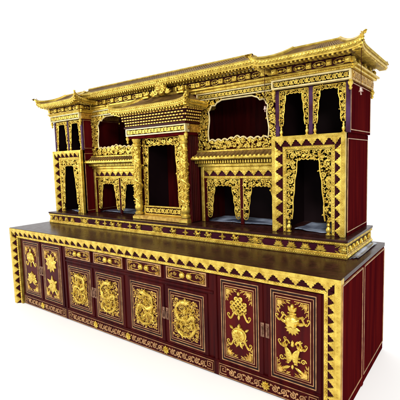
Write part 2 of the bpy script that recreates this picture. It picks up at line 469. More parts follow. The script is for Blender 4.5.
def tooth_frame(y, x0, x1, z0, z1, wo, wt, wb, rec, parent, pitch_top, pitch_l, pitch_r, name='tooth_border', wtt=None, ground=DARK):
    """gilt border: flat outer strip, band of stepped teeth stepping back, bead strip; open at the bottom"""
    m = front(y)
    wtt = wtt or wt; wot = wo + wt - wtt        # the top band may carry longer teeth under a slimmer strip
    m.box(x0, x0 + wo, z0, z1, -rec, 0)
    m.box(x1 - wo, x1, z0, z1, -rec, 0)
    m.box(x0 + wo, x1 - wo, z1 - wot, z1, -rec, 0)
    cr, ct = -.004, -rec * .66; ctt = -rec * .30; ctr = -rec * .36
    zi = z1 - wot
    n = max(3, round((x1 - x0 - 2 * wo) / pitch_top)); d = (x1 - x0 - 2 * wo) / n
    for i in range(n): tooth(m, x0 + wo + (i + .5) * d, zi, d * .98, wtt * .97, -PI / 2, cr, ctt)
    zs = z1 - wo
    n = max(3, round((zs - z0 - wt) / pitch_l)); d = (zs - z0 - wt) / n
    for i in range(n): tooth(m, x0 + wo, z0 + (i + .5) * d, d * .98, wt * .97, 0, cr, ct)
    n = max(3, round((zs - z0 - wt) / pitch_r)); d = (zs - z0 - wt) / n
    for i in range(n): tooth(m, x1 - wo, z0 + (i + .5) * d, d * .98, wt * .97, PI, cr, ctr)
    # engraved studs on the outer strip
    q = wo * .5
    beads(m, x0, z1 - wot / 2, x1, z1 - wot / 2, -.001, wo * .12, wo * .5)
    beads(m, x0 + q, z0, x0 + q, z1 - wo, -.001, wo * .16, wo * .62)
    beads(m, x1 - q, z0, x1 - q, z1 - wo, -.001, wo * .16, wo * .62)
    o = m.build(name, GOLD, parent)
    g = front(y)
    a0, a1, zz = x0 + wo, x1 - wo, z1 - wo
    gr, gt, gtt = cr - .006, ct - .006, ctt - .006; zb_ = z1 - wot; zl = zb_ - wtt
    g.add([(a0, zb_, gr), (a1, zb_, gr), (a1, zl, gtt), (a0, zl, gtt), (a0, zb_, -rec), (a1, zb_, -rec), (a1, zl, -rec), (a0, zl, -rec)], [(0, 1, 2, 3), (3, 2, 6, 7)])
    g.add([(a0, z0, gr), (a0 + wt, z0, gt), (a0 + wt, zl, gt), (a0, zl, gr)], [(0, 1, 2, 3)])
    g.add([(a1, z0, gr), (a1 - wt, z0, ctr - .006), (a1 - wt, zl, ctr - .006), (a1, zl, gr)], [(0, 1, 2, 3)])
    g.build('ground_strip', ground, o)
    s = front(y)
    a0 += wt; a1 -= wt; zz -= wt; c2 = -rec * .52
    s.box(a0, a1, zz - wb, zz, -rec, c2); s.box(a0, a0 + wb, z0, zz - wb, -rec, c2); s.box(a1 - wb, a1, z0, zz - wb, -rec, c2)
    r = wb * .36; p = wb * .95
    beads(s, a0, zz - wb / 2, a1, zz - wb / 2, c2 - .001, r, p); beads(s, a0 + wb / 2, z0, a0 + wb / 2, zz - wb, c2 - .001, r, p); beads(s, a1 - wb / 2, z0, a1 - wb / 2, zz - wb, c2 - .001, r, p)
    s.build('bead_strip', GOLD, o)
    return o
tooth_frame(0, 0, W, .002, H - .0035, .034, .046, .024, .06, cab, .092, .085, .056, wtt=.053)

# doors --------------------------------------------------------------
def door(x0, x1, z0, z1, kind, hx, seed=0):
    m = front(YP + .012); m.box(x0 - .028, x1 + .028, z0 - .022, z1 + .022, 0, .013, .004)
    d = m.build('door', RED, cab)
    p = front(YP); p.box(x0 + .034, x1 - .034, z0 + .04, z1 - .04, .001, .007, .004); p.build('door_panel', DARK if kind == 'dragon' else PANEL, d)
    l = front(YP)
    rect_lines(l, x0, x1, z0, z1, .0012, .0045, .004)
    rect_lines(l, x0 + .016, x1 - .016, z0 + .020, z1 - .020, .0012, .0038, .0035)
    rect_lines(l, x0 + .032, x1 - .032, z0 + .038, z1 - .038, .0012, .0042, .007)
    l.build('inlay_frame', LINE, d)
    g = front(YP); rect_lines(g, x0 + .0052, x1 - .0052, z0 + .0052, z1 - .0052, .0008, .0102, .0012); g.build('groove', BLACK, d)
    cx = (x0 + x1) / 2; h = z1 - z0
    c = .0075
    if kind == 'dragon':
        m = front(YP)
        dragon(m, x0 + .045, x1 - .045, z0 + .055, z1 - .055, c, seed, 1 if seed % 2 else -1)
        m.build('dragon_relief', GOLD, d)
        q = front(YP); a0, a1, b0, b1 = x0 + .042, x1 - .042, z0 + .052, z1 - .052
        scrollwork(q, [(a0, b0), (a1, b0), (a1, b1), (a0, b1)], c - .002, .020, .007, 1200, seed, .27, 1.1)
        q.build('cloud_relief', GOLD2, d)
    else:
        for sx in (1, -1):
            for sz in (1, -1):
                m = front(YP); corner(m, cx - sx * (x1 - x0 - .090) / 2, (z0 + z1) / 2 - sz * (h - .105) / 2, c, .052, sx, sz)
                m.build('corner_ornament', GOLD2, d)
        for fn, fz, s in kind:
            m = front(YP); fn(m, cx, z0 + h * fz, c, s); m.build(fn.__name__ + '_emblem', GOLD, d)
    m = front(YP)
    zc = .43 if kind != 'dragon' else .355
    m.box(hx - .013, hx + .013, zc - .048, zc + .048, .0012, .004, .002)
    m.dome(hx, zc + .026, .004, .008, .008, .008, 8)
    m.tube([(hx, zc + .024, .012), (hx, zc - .006, .014), (hx, zc - .032, .012)], [.0045, .006, .0075], 8)
    m.build('handle', BRASS, d)
    return d
zb, zt = .137, .717
door(.190, .483, zb, zt, [(parasol, .70, .098), (lotus, .29, .105)], .502)
door(.560, .868, zb, zt, [(flower, .70, .100), (conch, .31, .100)], .535)
dz0, dz1 = .144, .560
door(1.000, 1.335, dz0, dz1, 'dragon', 1.358, 3)
door(1.417, 1.755, dz0, dz1, 'dragon', 1.394, 4)
door(1.866, 2.209, dz0, dz1, 'dragon', 2.232, 5)
door(2.290, 2.625, dz0, dz1, 'dragon', 2.268, 6)
door(2.775, 3.066, zb, zt, [(knot, .70, .096), (jar, .34, .090)], 3.091)
door(3.153, 3.448, zb, zt, [(vase, .70, .092), (fishes, .31, .094)], 3.127)
# drawers ------------------------------------------------------------
for x0, x1, sd in ((.967, 1.343, 1), (1.402, 1.780, 2), (1.841, 2.219, 3), (2.276, 2.653, 4)):
    z0, z1 = .640, .736
    m = front(YP + .012); m.box(x0 - .010, x1 + .010, z0 - .009, z1 + .009, 0, .013, .003); d = m.build('drawer', RED, cab)
    m = front(YP); rect_lines(m, x0, x1, z0, z1, .0012, .008, .006); m.build('inlay_frame', LINE, d)
    m = front(YP); cx = (x0 + x1) / 2; zc = (z0 + z1) / 2
    for sg in (-1, 1):
        pts = [(cx + sg * (.09 + .075 * math.cos(t * PI / 10)), zc + .030 * math.sin(t * PI / 10)) for t in range(20)]
        outline(m, pts, .003, .003)
        m.spiral(cx + sg * .105, zc + .004, .003, .017, 0, 1.3, sg, .2, 10); m.spiral(cx + sg * .138, zc - .004, .003, .014, PI, 1.2, -sg, .2, 10)
        for dz in (-1, 1): corner(m, cx + sg * .172, zc + dz * .036, .002, .026, -sg, -dz)
    m.build('scroll_relief', OLDG, d)
    for sg in (-1, 1):
        m = front(YP); flower(m, cx + sg * .033, zc, .002, .028, 12); m.dome(cx + sg * .033, zc, .008, .021, .021, .016, 14); m.dome(cx + sg * .033, zc, .022, .008, .008, .008, 8); m.build('knob', GOLD, d)
# rails between
m = front(YP + .014)
for a in (.935, 2.722): m.box(a - .012, a + .012, .118, .742, 0, .016, .004)
m.box(.95, 2.705, .592, .612, 0, .014, .004)
m.box(.125, 3.475, .112, .122, 0, .022, .004)
m.build('rail', RED, cab)
# skirting -----------------------------------------------------------
m = front(YP + .014); m.box(.125, 3.475, .004, .108, 0, .013, .003); sk = m.build('skirting', RED, cab)
for a0, a1, ros in ((.14, .915, (.50,)), (.955, 2.70, (1.375, 1.81, 2.24)), (2.745, 3.46, (3.11,))):
    m = front(YP)
    outline(m, [(a0, .014), (a1, .014), (a1, .098), (a0, .098)], .001, .0025)
    cuts = [a0 + .05] + list(ros) + [a1 - .05]
    for i in range(len(cuts) - 1):
        u0 = cuts[i] + (.035 if i else .02); u1 = cuts[i + 1] - (.035 if i < len(cuts) - 2 else .02)
        vine(m, u0, u1, .056, .062, .003, .085, i)
    for e, sg in ((a0 + .012, 1), (a1 - .012, -1)):
        m.tube([(e + sg * x, z, .002) for x, z in ((.05, .03), (0, .03), (0, .084), (.045, .084), (.045, .05), (.018, .05), (.018, .068), (.03, .068))], .0032, 4)
    m.build('scroll_relief', LINE, sk)
    for r in ros:
        m = front(YP); flower(m, r, .055, .002, .034, 9); m.build('rosette', GOLD, sk)
# right side panels --------------------------------------------------
for y0, y1 in ((.03, .455), (.50, 1.075)):
    m = rside(W - .004); 
    m.box(y0, y1, .075, .812, 0, .005, .003); p = m.build('side_panel', SIDE, cab)
    m = rside(W - .004); rect_lines(m, y0 - .004, y1 + .004, .071, .816, 0, .007, .0085); m.build('inlay_frame', LINE, p)
m = rside(W - .004); m.box(.462, .493, .006, .826, 0, .008, .004); m.build('side_stile', SIDE, cab)

# ================================================================== SHRINE
shr = tag(empty('altar_shrine', (1.8, .75, H)), 'gilded temple-shaped altar hutch with upturned roofs, standing on the long base cabinet', 'altar shrine')
X0, X1, YPL, ZP = .0943, 3.5057, .437, .9836
b = MB().frame((0, 0, 0), (1, 0, 0), (0, 1, 0)); b.box(X0 + .012, X1 - .012, H + .001, .966, YPL + .012, D - .004)
pl = b.build('plinth', PURP, shr)
b = MB().frame((0, 0, 0), (1, 0, 0), (0, 1, 0)); b.box(X0 - .006, X1 + .006, .9665, ZP, YPL - .006, D - .002)
t = b.build('plinth_shelf', TOP, pl); bv = t.modifiers.new('bevel', 'BEVEL'); bv.width = .003; bv.segments = 2
for which in ('f', 'r'):
    m = front(YPL + .012) if which == 'f' else rside(X1 - .012)
    a0, a1 = (X0, X1) if which == 'f' else (YPL + .0125, D - .006)
    m.box(a0, a1, H + .001, .882, 0, .016, .004); m.box(a0, a1, .946, .966, 0, .014, .003)
    m.tube([(a0, .886, .004), (a1, .886, .004)], .006, 6); beads(m, a0, .955, a1, .955, .012, .006, .016)
    beads(m, a0, .870, a1, .870, .015, .0065, .017)
    m.build('bead_moulding', GOLD, pl)
def figure(m, a, b, c, s):      # small snow lion silhouette
    m.dome(a, b - s * .05, c, s * .55, s * .38, .012, 9, .25); m.dome(a - s * .35, b + s * .42, c + .003, s * .34, s * .30, .014, 8)
    for dx, an in ((-.35, -2.0), (.0, -1.3), (.4, -1.0), (-.5, 2.7)): m.leaf(a + dx * s, b - s * .2, c, s * .8, s * .3, an, .011)
    m.leaf(a + s * .4, b + s * .1, c, s * .8, s * .3, .9, .011); m.leaf(a + s * .45, b, c, s * .6, s * .22, .35, .01)
    for k in range(5): m.leaf(a - s * .35, b + s * .42, c, s * .5, s * .18, PI * (.1 + .2 * k), .01)
def vajra(m, a, b, c, s):
    for k in range(4):
        an = k * PI / 2; m.leaf(a, b, c, s, s * .4, an, .010); m.dome(a + math.cos(an) * s * .85, b + math.sin(an) * s * .85, c + .003, s * .17, s * .17, .008, 6)
        m.dome(a + math.cos(an + PI / 4) * s * .42, b + math.sin(an + PI / 4) * s * .42, c, s * .13, s * .13, .008, 6)
    m.dome(a, b, c + .004, s * .25, s * .25, .010, 8)
def cartouche(m, a, b, c, s):
    flower(m, a, b, c, s * .95, 9)
    for sg in (-1, 1):
        for k, (r, dx, dz) in enumerate(((.30, .95, .35), (.30, .95, -.35), (.26, 1.45, .5), (.26, 1.45, -.5))):
            m.spiral(a + sg * dx * s, b + dz * s, c, r * s, 0, 1.2, sg, .3, 9)
        m.leaf(a + sg * s * .8, b, c, s * .9, s * .4, 0 if sg > 0 else PI, .010)
        for dz in (-1, 1): m.tube([(a + sg * s * 1.2, b + dz * s * .85, c), (a + sg * s * 1.75, b + dz * s * .45, c), (a + sg * s * 2.1, b + dz * s * .9, c)], s * .09, 4)
zc = .9155
seq = [(.225, lotus), (.315, lotus), (.425, lotus), (.536, lotus), (.785, cartouche), (.969, figure), (1.089, vajra), (1.205, figure), (1.309, figure), (1.46, vajra), (1.577, figure), (1.82, cartouche), (2.015, figure), (2.152, vajra), (2.281, figure), (2.395, figure), (2.533, vajra), (2.655, figure), (2.83, cartouche), (3.02, lotus), (3.12, lotus), (3.223, lotus), (3.329, lotus)]
seq[4] = (.745, cartouche)
for a, fn in seq:
    m = front(YPL + .012)
    if fn is lotus: lotus(m, a, zc - .012, .001, .044, 7)
    elif fn is figure: figure(m, a, zc, .001, .036)
    elif fn is vajra: vajra(m, a, zc, .001, .032)
    else: cartouche(m, a, zc, .001, .036)
    m.build({'lotus': 'lotus_emblem', 'figure': 'lion_emblem', 'vajra': 'cross_emblem', 'cartouche': 'rosette_emblem'}[fn.__name__], GOLD, pl)
for a in (.53, .615, .705, .81, .92, 1.035):
    m = rside(X1 - .012); lotus(m, a, zc - .014, .001, .039, 7); m.build('lotus_emblem', GOLD, pl)
for f_, a, sx, s_ in ((0, X0 + .004, 1, .045), (0, X1 - .004, -1, .045), (1, YPL + .014, 1, .036), (1, D - .01, -1, .036)):
    m = rside(X1 - .012) if f_ else front(YPL + .012)
    for sz in (-1, 1): corner(m, a, zc - sz * .026, .001, s_, sx, sz)
    m.leaf(a, zc, .001, .05, .02, 0 if sx > 0 else PI, .01)
    m.build('corner_ornament', GOLD, pl)

# ---- pierced curtain frames around openings -------------------------
def curtain_outline(x0, x1, z0, z1, top, w_top, w_bot, scal=7, waist=.5, deep=.012):
    """left inner edge going up, scalloped top going right, right inner edge going down"""
    L = []
    n = 14
    for i in range(n + 1):
        t = i / n
        z = z0 + (z1 - top - z0) * t
        w = w_bot + (w_top - w_bot) * (t ** 1.6) + deep * .55 * abs(math.sin(t * PI * 3.2))
        L.append((w, z))
    pts = [(x0 + w, z) for w, z in L]
    xa, xb = x0 + w_top, x1 - w_top
    for i in range(1, scal * 4):
        t = i / (scal * 4); ph = (t * scal) % 1
        env = .35 + .65 * (2 * abs(t - .5)) ** 2
        pts.append((xa + (xb - xa) * t, z1 - top - deep * math.sin(ph * PI) * (1.6 if abs(t - .5) < .12 else 1) * env * 1.4))
    pts += [(x1 - w, z) for w, z in L[::-1]]
    return pts
def curtain(y, x0, x1, z0, z1, top, wt_, wb_, parent, seed, rmax=.024, scal=7, name='carved_curtain', mat_=GOLD, edge=.0055, deep=.012, hang=None, rmin=.0085):
    inner = curtain_outline(x0, x1, hang if hang else z0, z1, top, wt_, wb_, scal, deep=deep)
    zl = hang if hang else z0
    poly = [(x0, zl), *inner, (x1, zl), (x1, z1), (x0, z1)]
    m = front(y)
    scrollwork(m, poly, 0, rmax, rmin, 1500, seed, .36)
    outline(m, inner, .001, edge, False)
    m.tube([(x0 + .002, zl, 0), (x0 + .002, z1, 0)], .004, 4); m.tube([(x1 - .002, zl, 0), (x1 - .002, z1, 0)], .004, 4)
    m.tube([(x0, z1 - .003, 0), (x1, z1 - .003, 0)], .004, 4)
    if hang:
        for a, w in ((x0, wb_), (x1 - wb_, wb_)):
            m.tube([(a + w * .5 + w * .5 * math.cos(PI + k * PI / 8), hang - w * .6 * math.sin(k * PI / 8), .001) for k in range(9)], edge, 5)
            m.spiral(a + w * .5, hang - .002, 0, w * .33, 0, 1.2, 1, .25, 9)
    return m.build(name, mat_, parent)
def baluster(m, a, z0, z1, r, c=0.):
    h = z1 - z0
    m.lathe(a, c, [(r, z0), (r, z0 + h * .08), (r * .55, z0 + h * .14), (r * .95, z0 + h * .32), (r * 1.0, z0 + h * .42), (r * .5, z0 + h * .6), (r * .75, z0 + h * .72), (r * .45, z0 + h * .85), (r * .8, z0 + h * .97), (r * .3, z1)], 10)

def drop(x, y, z, parent, s=1.):
    m = MB((x, y, 0), (1, 0, 0), (0, -1, 0))
    m.lathe(0, 0, [(.004 * s, z - .052 * s), (.010 * s, z - .042 * s), (.006 * s, z - .034 * s), (.013 * s, z - .022 * s), (.014 * s, z - .012 * s), (.008 * s, z - .004 * s), (.010 * s, z)], 10)
    m.build('corner_drop', GOLD, parent)
def lintel(y, x0, x1, z0, z1, parent, c0=-.02, seed=0, edge_mat=None):
    m = front(y); h = z1 - z0; e = h * .17
    m.box(x0, x1, z0, z1, c0, c0 + .006)
    o = None
    g = MB(m.o, m.u, m.n)
    g.box(x0, x1, z0, z0 + e, c0 + .006, .004, .002); g.box(x0, x1, z1 - e, z1, c0 + .006, .004, .002); g.box(x0, x0 + e, z0 + e, z1 - e, c0 + .006, .004, .002); g.box(x1 - e, x1, z0 + e, z1 - e, c0 + .006, .004, .002)
    o = g.build('lintel', PALE, parent)
    m.build('lintel_ground', BLACK, o) if parent is None else m.build('lintel_ground', BLACK, parent)
    v = front(y); vine(v, x0 + e * 1.3, x1 - e * 1.3, (z0 + z1) / 2, h * .60, -.006, .17, seed)
    v.build('lintel_scroll', GOLD, parent)
    return o

# ---- towers ----------------------------------------------------------
def shell(mb, x0, x1, y0, y1, z0, z1, t=.018, front_open=True, back=True):
    """mb in plain frame a=x b=z c=y"""
    mb.box(x0, x0 + t, z0, z1, y0, y1); mb.box(x1 - t, x1, z0, z1, y0, y1)
    mb.box(x0 + t, x1 - t, z0, z1, y1 - t, y1)
    mb.box(x0 + t, x1 - t, z1 - t, z1, y0, y1 - t)
def plain(): return MB().frame((0, 0, 0), (1, 0, 0), (0, 1, 0))

YT, YB = .510, 1.095
def frieze(face, a0, a1, z0, z1, n, seed, parent):
    """dark band with square gilt blocks and cartouches between, bead rows"""
    g = face(); g.box(a0, a1, z0, z1, -.03, 0); fz = g.build('frieze', PURP, parent)
    m = face(); h = z1 - z0; d = (a1 - a0) / n; s = h * .34
    for i in range(n + 1):
        a = a0 + i * d; aa = min(max(a, a0 + s), a1 - s)
        m.box(aa - s, aa + s, z0 + h * .16, z1 - h * .12, 0, .022, .005); m.dome(aa, z0 + h * .52, .021, s * .6, s * .6, .006, 8)
        if i < n:
            c = a + d / 2; q = (d / 2 - s) * .80
            m.dome(c, z0 + h * .5, .001, q * .34, h * .24, .014, 9)
            for sg in (-1, 1):
                m.spiral(c + sg * q * .62, z0 + h * .52, .003, min(q * .3, h * .26), 0, 1.2, sg, .24, 9)
                m.leaf(c + sg * q * .3, z0 + h * .5, .001, q * .6, h * .26, 0 if sg > 0 else PI, .01)
            m.tube([(c + q * 1.05 * math.cos(k * PI / 8), z0 + h * .5 + h * .36 * math.sin(k * PI / 8), .002) for k in range(17)], .0028, 4)
    return m, fz
def tower(xl0, xl1, xu0, xu1, side):
    tw = plain()
    shell(tw, xl0, xl1, YT + .058, YB, ZP + .001, 1.683)
    tw.box(xl0, xl0 + .018, ZP + .001, 1.683, YT + .03, YT + .0575) ; tw.box(xl1 - .018, xl1, ZP + .001, 1.683, YT + .03, YT + .0575)
    t = tw.build('side_tower', SIDE, shr)
    if side == 'r': t['label'] = 'right tower with its panelled red outer side showing'
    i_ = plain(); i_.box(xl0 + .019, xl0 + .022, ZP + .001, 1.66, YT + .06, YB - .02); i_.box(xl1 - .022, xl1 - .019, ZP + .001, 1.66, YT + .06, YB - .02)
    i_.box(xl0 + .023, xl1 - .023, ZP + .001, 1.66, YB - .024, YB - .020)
    i_.build('niche_shade_lining', BLACK, t)  # dark sheets over the red walls, niche shade held in their colour
    tooth_frame(YT, xl0, xl1, ZP + .002, 1.684, .028, .046, .021, .055, t, .085, .085, .082, wtt=.048)
    cx0, cx1 = xl0 + .097, xl1 - .097
    curtain(YT + .034, cx0, cx1, ZP + .10, 1.586, .062, .088, .045, t, 11 if side == 'l' else 12, .024, 5)
    for a in (cx0 + .022, cx1 - .022):
        m = front(YT + .034); baluster(m, a, ZP + .003, ZP + .10, .019); m.build('baluster', GOLD, t)
    # upper storey
    YU = YT + .035
    u = plain(); shell(u, xu0 + .003, xu1 - .003, YU + .02, YB - .005, 1.6845, 2.10)
    u.build('upper_storey', SIDE, t)
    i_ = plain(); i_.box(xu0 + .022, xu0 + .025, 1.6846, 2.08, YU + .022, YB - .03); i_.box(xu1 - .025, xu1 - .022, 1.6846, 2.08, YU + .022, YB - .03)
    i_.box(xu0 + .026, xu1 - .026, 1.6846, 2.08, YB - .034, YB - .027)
    i_.build('window_shade_lining', BLACK, t)  # shade behind the windows, painted as near-black sheets
    mid = (xu0 + xu1) / 2
    for a0, a1 in ((xu0, xu0 + .028), (mid - .014, mid + .014), (xu1 - .028, xu1)):
        m = front(YU); m.box(a0, a1, 1.6845, 2.016, -.02, .004, .004); m.build('post', POST, t)
    for k, (a0, a1) in enumerate(((xu0 + .029, mid - .015), (mid + .015, xu1 - .029))):
        curtain(YU + .006, a0, a1, 1.76, 2.012, .022, .050, .026, t, 21 + k, .016, 4, 'window_curtain', GOLD, .004, .010, None, .006)
        for a in (a0 + .014, a1 - .014):
            m = front(YU + .006); baluster(m, a, 1.685, 1.762, .013); m.build('baluster', GOLD, t)
    lintel(YT - .004, xu0 - .012, xu1 + .012, 2.018, 2.084, t, -.04, 3)
    for xx, yy in ((xu0 - .004, YT + .012), (xu1 + .006, YT + .014), (xu1 + .010, YB - .02)): drop(xx, yy, 2.018, t, 1.25)
    # right-hand side dressings
    for x, nm in ((xu1, 1),):
        for (z0, z1, xx) in ((1.70, 2.01, xu1 - .003), (1.012, 1.648, xl1)):
            m = rside(xx); m.box(YT + .055, YB - .03, z0 + .006, z1 - .006, 0, .003, .002); m.build('side_panel', SIDE, t)
            m = rside(xx); rect_lines(m, YT + .05, YB - .024, z0, z1, 0, .006, .005); m.build('inlay_frame', LINE, t)
        m = rside(xu1 - .003); m.box(YT + .02, YB - .006, 2.020, 2.083, 0, .020, .004); vine(m, YT + .03, YB - .02, 2.05, .045, .021, .13, 5)
        m.build('side_lintel', OLDG, t)
    return t
TL = tower(.1315, .659, .150, .668, 'l')
TR = tower(2.941, 3.4685, 2.958, 3.488, 'r')

# ---- roofs -------------------------------------------------------------
def hip_roof(parent, x0, x1, y0, y1, ze, top, zt, lift, nrib, fascia=.028, sag=.02, left=True, right=True, name='tiled_roof', ext=.02, rib=.008, lp=5, finial=True, tiles=TILE, ridge=True, fsc=.5):
    tx0, tx1, ty0, ty1 = top
    def cl(side, s): return abs(2 * s - 1) ** (lp if side == 'f' or s < .5 else 40)
    def eave(side, s):
        k = cl(side, s)
        if side == 'f': x = x0 + (x1 - x0) * s; y = y0; kk = k; 
        elif side == 'r': x = x1; y = y0 + (y1 - y0) * s
        else: x = x0; y = y0 + (y1 - y0) * s
        z = ze + lift * k
        e = ext * k
        if side != 'f' and s > .5: z = ze; e = 0
        if side == 'f':
            sx = 1 if s > .5 else -1
            if (sx > 0 and not right) or (sx < 0 and not left): z = ze; e = 0
            return Vector((x + sx * e, y - e, z))
        sy = 1 if s > .5 else -1
        return Vector((x + (e if side == 'r' else -e), y + sy * e, z))
    def tp(side, s):
        if side == 'f': return Vector((tx0 + (tx1 - tx0) * s, ty0, zt))
        if side == 'r': return Vector((tx1, ty0 + (ty1 - ty0) * s, zt))
        return Vector((tx0, ty0 + (ty1 - ty0) * s, zt))
    def P(side, s, t, up=0.):
        e = eave(side, s); q = tp(side, s)
        p = e.lerp(q, t); lz = (e.z - ze)
        p.z = ze + (zt - ze) * t + lz * (1 - t) ** 2.2 - sag * 4 * t * (1 - t) + up
        return p
    sides = ['f'] + (['r'] if right else []) + (['l'] if left else [])
    sf = MB().frame((0, 0, 0), (1, 0, 0), (0, 1, 0))
    V = lambda p: (p.x, p.z, p.y)
    for sd in sides:
        NS, NT = 40, 6
        pts = [V(P(sd, i / NS, j / NT)) for i in range(NS + 1) for j in range(NT + 1)]
        sf.add(pts, [(i * (NT + 1) + j, (i + 1) * (NT + 1) + j, (i + 1) * (NT + 1) + j + 1, i * (NT + 1) + j + 1) for i in range(NS) for j in range(NT)])
        # soffit
        pts = []
        for i in range(NS + 1):
            e = eave(sd, i / NS); q = tp(sd, i / NS); d = (q - e); d.z = 0
            inn = e + d.normalized() * min(.13, d.length); inn.z = ze - fascia - .004
            o1 = e.copy(); o1.z -= fascia
            pts += [V(e), V(o1), V(inn)]
        fs = []
        for i in range(NS):
            for j in range(2): fs.append((i * 3 + j, (i + 1) * 3 + j, (i + 1) * 3 + j + 1, i * 3 + j + 1))
        sf.add(pts, fs)
    # flat cap so nothing shows through
    sf.add([(tx0, zt, ty0), (tx1, zt, ty0), (tx1, zt, ty1), (tx0, zt, ty1)], [(0, 1, 2, 3)])
    for xx, sd_ in ((x0, 0.), (x1, 1.)):
        if (sd_ == 0. and not left) or (sd_ == 1. and not right):
            e = eave('f', sd_); tx = tx0 if sd_ == 0. else tx1
            pts = [V(P('f', sd_, j / 6)) for j in range(7)] + [(tx, zt, ty1), (tx, ze - .03, ty1), (e.x, ze - .03, e.y)]
            sf.add(pts, [tuple(range(10))])
    ro = sf.build(name, tiles, parent)
    r = MB().frame((0, 0, 0), (1, 0, 0), (0, 1, 0))
    ev = MB().frame((0, 0, 0), (1, 0, 0), (0, 1, 0))
    for sd in sides:
        L = (x1 - x0) if sd == 'f' else (y1 - y0)
        n = nrib if sd == 'f' else max(4, round(nrib * L / (x1 - x0)))
        for i in range(n):
            s = (i + .5) / n
            r.tube([V(P(sd, s, j / 5, .003)) for j in range(6)], rib, 5)
        # eave tube, fascia strip and drip tiles
        NS = 44
        ev.tube([V(eave(sd, i / NS) + Vector((0, 0, .003))) for i in range(NS + 1)], fascia * .42, 6)
        ev.tube([V(eave(sd, i / NS) - Vector((0, 0, fascia * .95))) for i in range(NS + 1)], fascia * .30, 6)
        out = Vector((0, -1, 0)) if sd == 'f' else Vector((1 if sd == 'r' else -1, 0, 0))
        n2 = n
        for i in range(n2):
            e = eave(sd, (i + .5) / n2) + out * .010 + Vector((0, 0, -fascia * .15))
            tg = Vector((1, 0, 0)) if sd == 'f' else Vector((0, 1, 0))
            w = min(L / n2 * .46, fascia * .42)
            pts = [V(e + tg * (w * math.cos(k * PI / 4)) + Vector((0, 0, w * .9 * math.sin(k * PI / 4)))) for k in range(8)]
            pts += [V(e + out * .007)]
            ev.add(pts, [(k, (k + 1) % 8, 8) for k in range(8)])
    r.build('tile_ribs', tiles, ro)
    rf = MB().frame((0, 0, 0), (1, 0, 0), (0, 1, 0))
    for sd in sides:
        L = (x1 - x0) if sd == 'f' else (y1 - y0); n3 = int(L / .030)
        out = Vector((0, -1, 0)) if sd == 'f' else Vector((1 if sd == 'r' else -1, 0, 0))
        for i in range(n3):
            e = eave(sd, (i + .5) / n3) - Vector((0, 0, fascia + .011)); q = e - out * .05
            rf.tube([V(e), V(q)], .0085, 4)
    rf.build('rafter_ends', GOLD, ro)
    # fascia board
    fb = MB().frame((0, 0, 0), (1, 0, 0), (0, 1, 0))
    for sd in sides:
        out = Vector((0, -1, 0)) if sd == 'f' else Vector((1 if sd == 'r' else -1, 0, 0))
        pts = []
        for i in range(NS + 1):
            e = eave(sd, i / NS) + out * .004
            pts += [V(e), V(e - Vector((0, 0, fascia)))]
        fb.add(pts, [(2 * i, 2 * i + 2, 2 * i + 3, 2 * i + 1) for i in range(NS)])
    ev.v += []
    k = len(ev.v); ev.v += fb.v; ev.f += [tuple(i + k for i in f) for f in fb.f]
    ev.build('gilt_eave', GOLD, ro)
    if ridge:
        rg = MB().frame((0, 0, 0), (1, 0, 0), (0, 1, 0))
        cor = ([('f', 1.)] if right else []) + ([('f', 0.)] if left else [])
        for sd, s in cor:
            rg.tube([V(P(sd, s, j / 8, .010)) for j in range(9)], [.017] * 9, 6)
        rg.tube([(tx0, zt + .006, ty0), (tx1, zt + .006, ty0)], .014, 6)
        if right: rg.tube([(tx1, zt + .006, ty0), (tx1, zt + .006, ty1)], .014, 6)
        if right: rg.tube([V(P('r', 1., j / 8, .008)) for j in range(9)], .014, 6)
        rg.build('hip_ridge', GOLD, ro)
        if finial:
            FS = fsc
            for sd, s in cor :
                e = P(sd, s, 0); sx = 1 if s > .5 else -1
                if sd == 'r': dirv = Vector((.6, .6, 0)).normalized()
                else: dirv = Vector((sx * .7, -.7, 0)).normalized()
                f_ = MB(e, dirv, dirv.cross(Vector((0, 0, 1))))
                k = fsc
                f_.tube([(-.07 * k, .004, 0), (-.02 * k, .010, 0), (.015 * k, .022 * k + .006, 0), (.028 * k, .046 * k + .004, 0), (.046 * k, .060 * k, 0)], [.016 * k + .004, .018 * k + .004, .020 * k, .018 * k, .016 * k], 7)
                f_.dome(.050 * k, .066 * k, -.018 * k, .030 * k, .024 * k, .036 * k, 8)
                f_.prism([(.05 * k, .076 * k), (.098 * k, .082 * k), (.10 * k, .066 * k), (.05 * k, .062 * k)], -.013 * k, .013 * k, .003)
                f_.prism([(.045 * k, .056 * k), (.084 * k, .050 * k), (.08 * k, .040 * k), (.045 * k, .044 * k)], -.010 * k, .010 * k, .002)
                for q in range(4): f_.prism([((.028 - .024 * q) * k, (.068 - q * .017) * k), ((-.020 - .022 * q) * k, (.098 - q * .018) * k), ((.006 - .024 * q) * k, (.044 - q * .010) * k)], -.008 * k, .008 * k, .002)
                f_.build('dragon_finial', GOLD, ro)
    return ro, eave

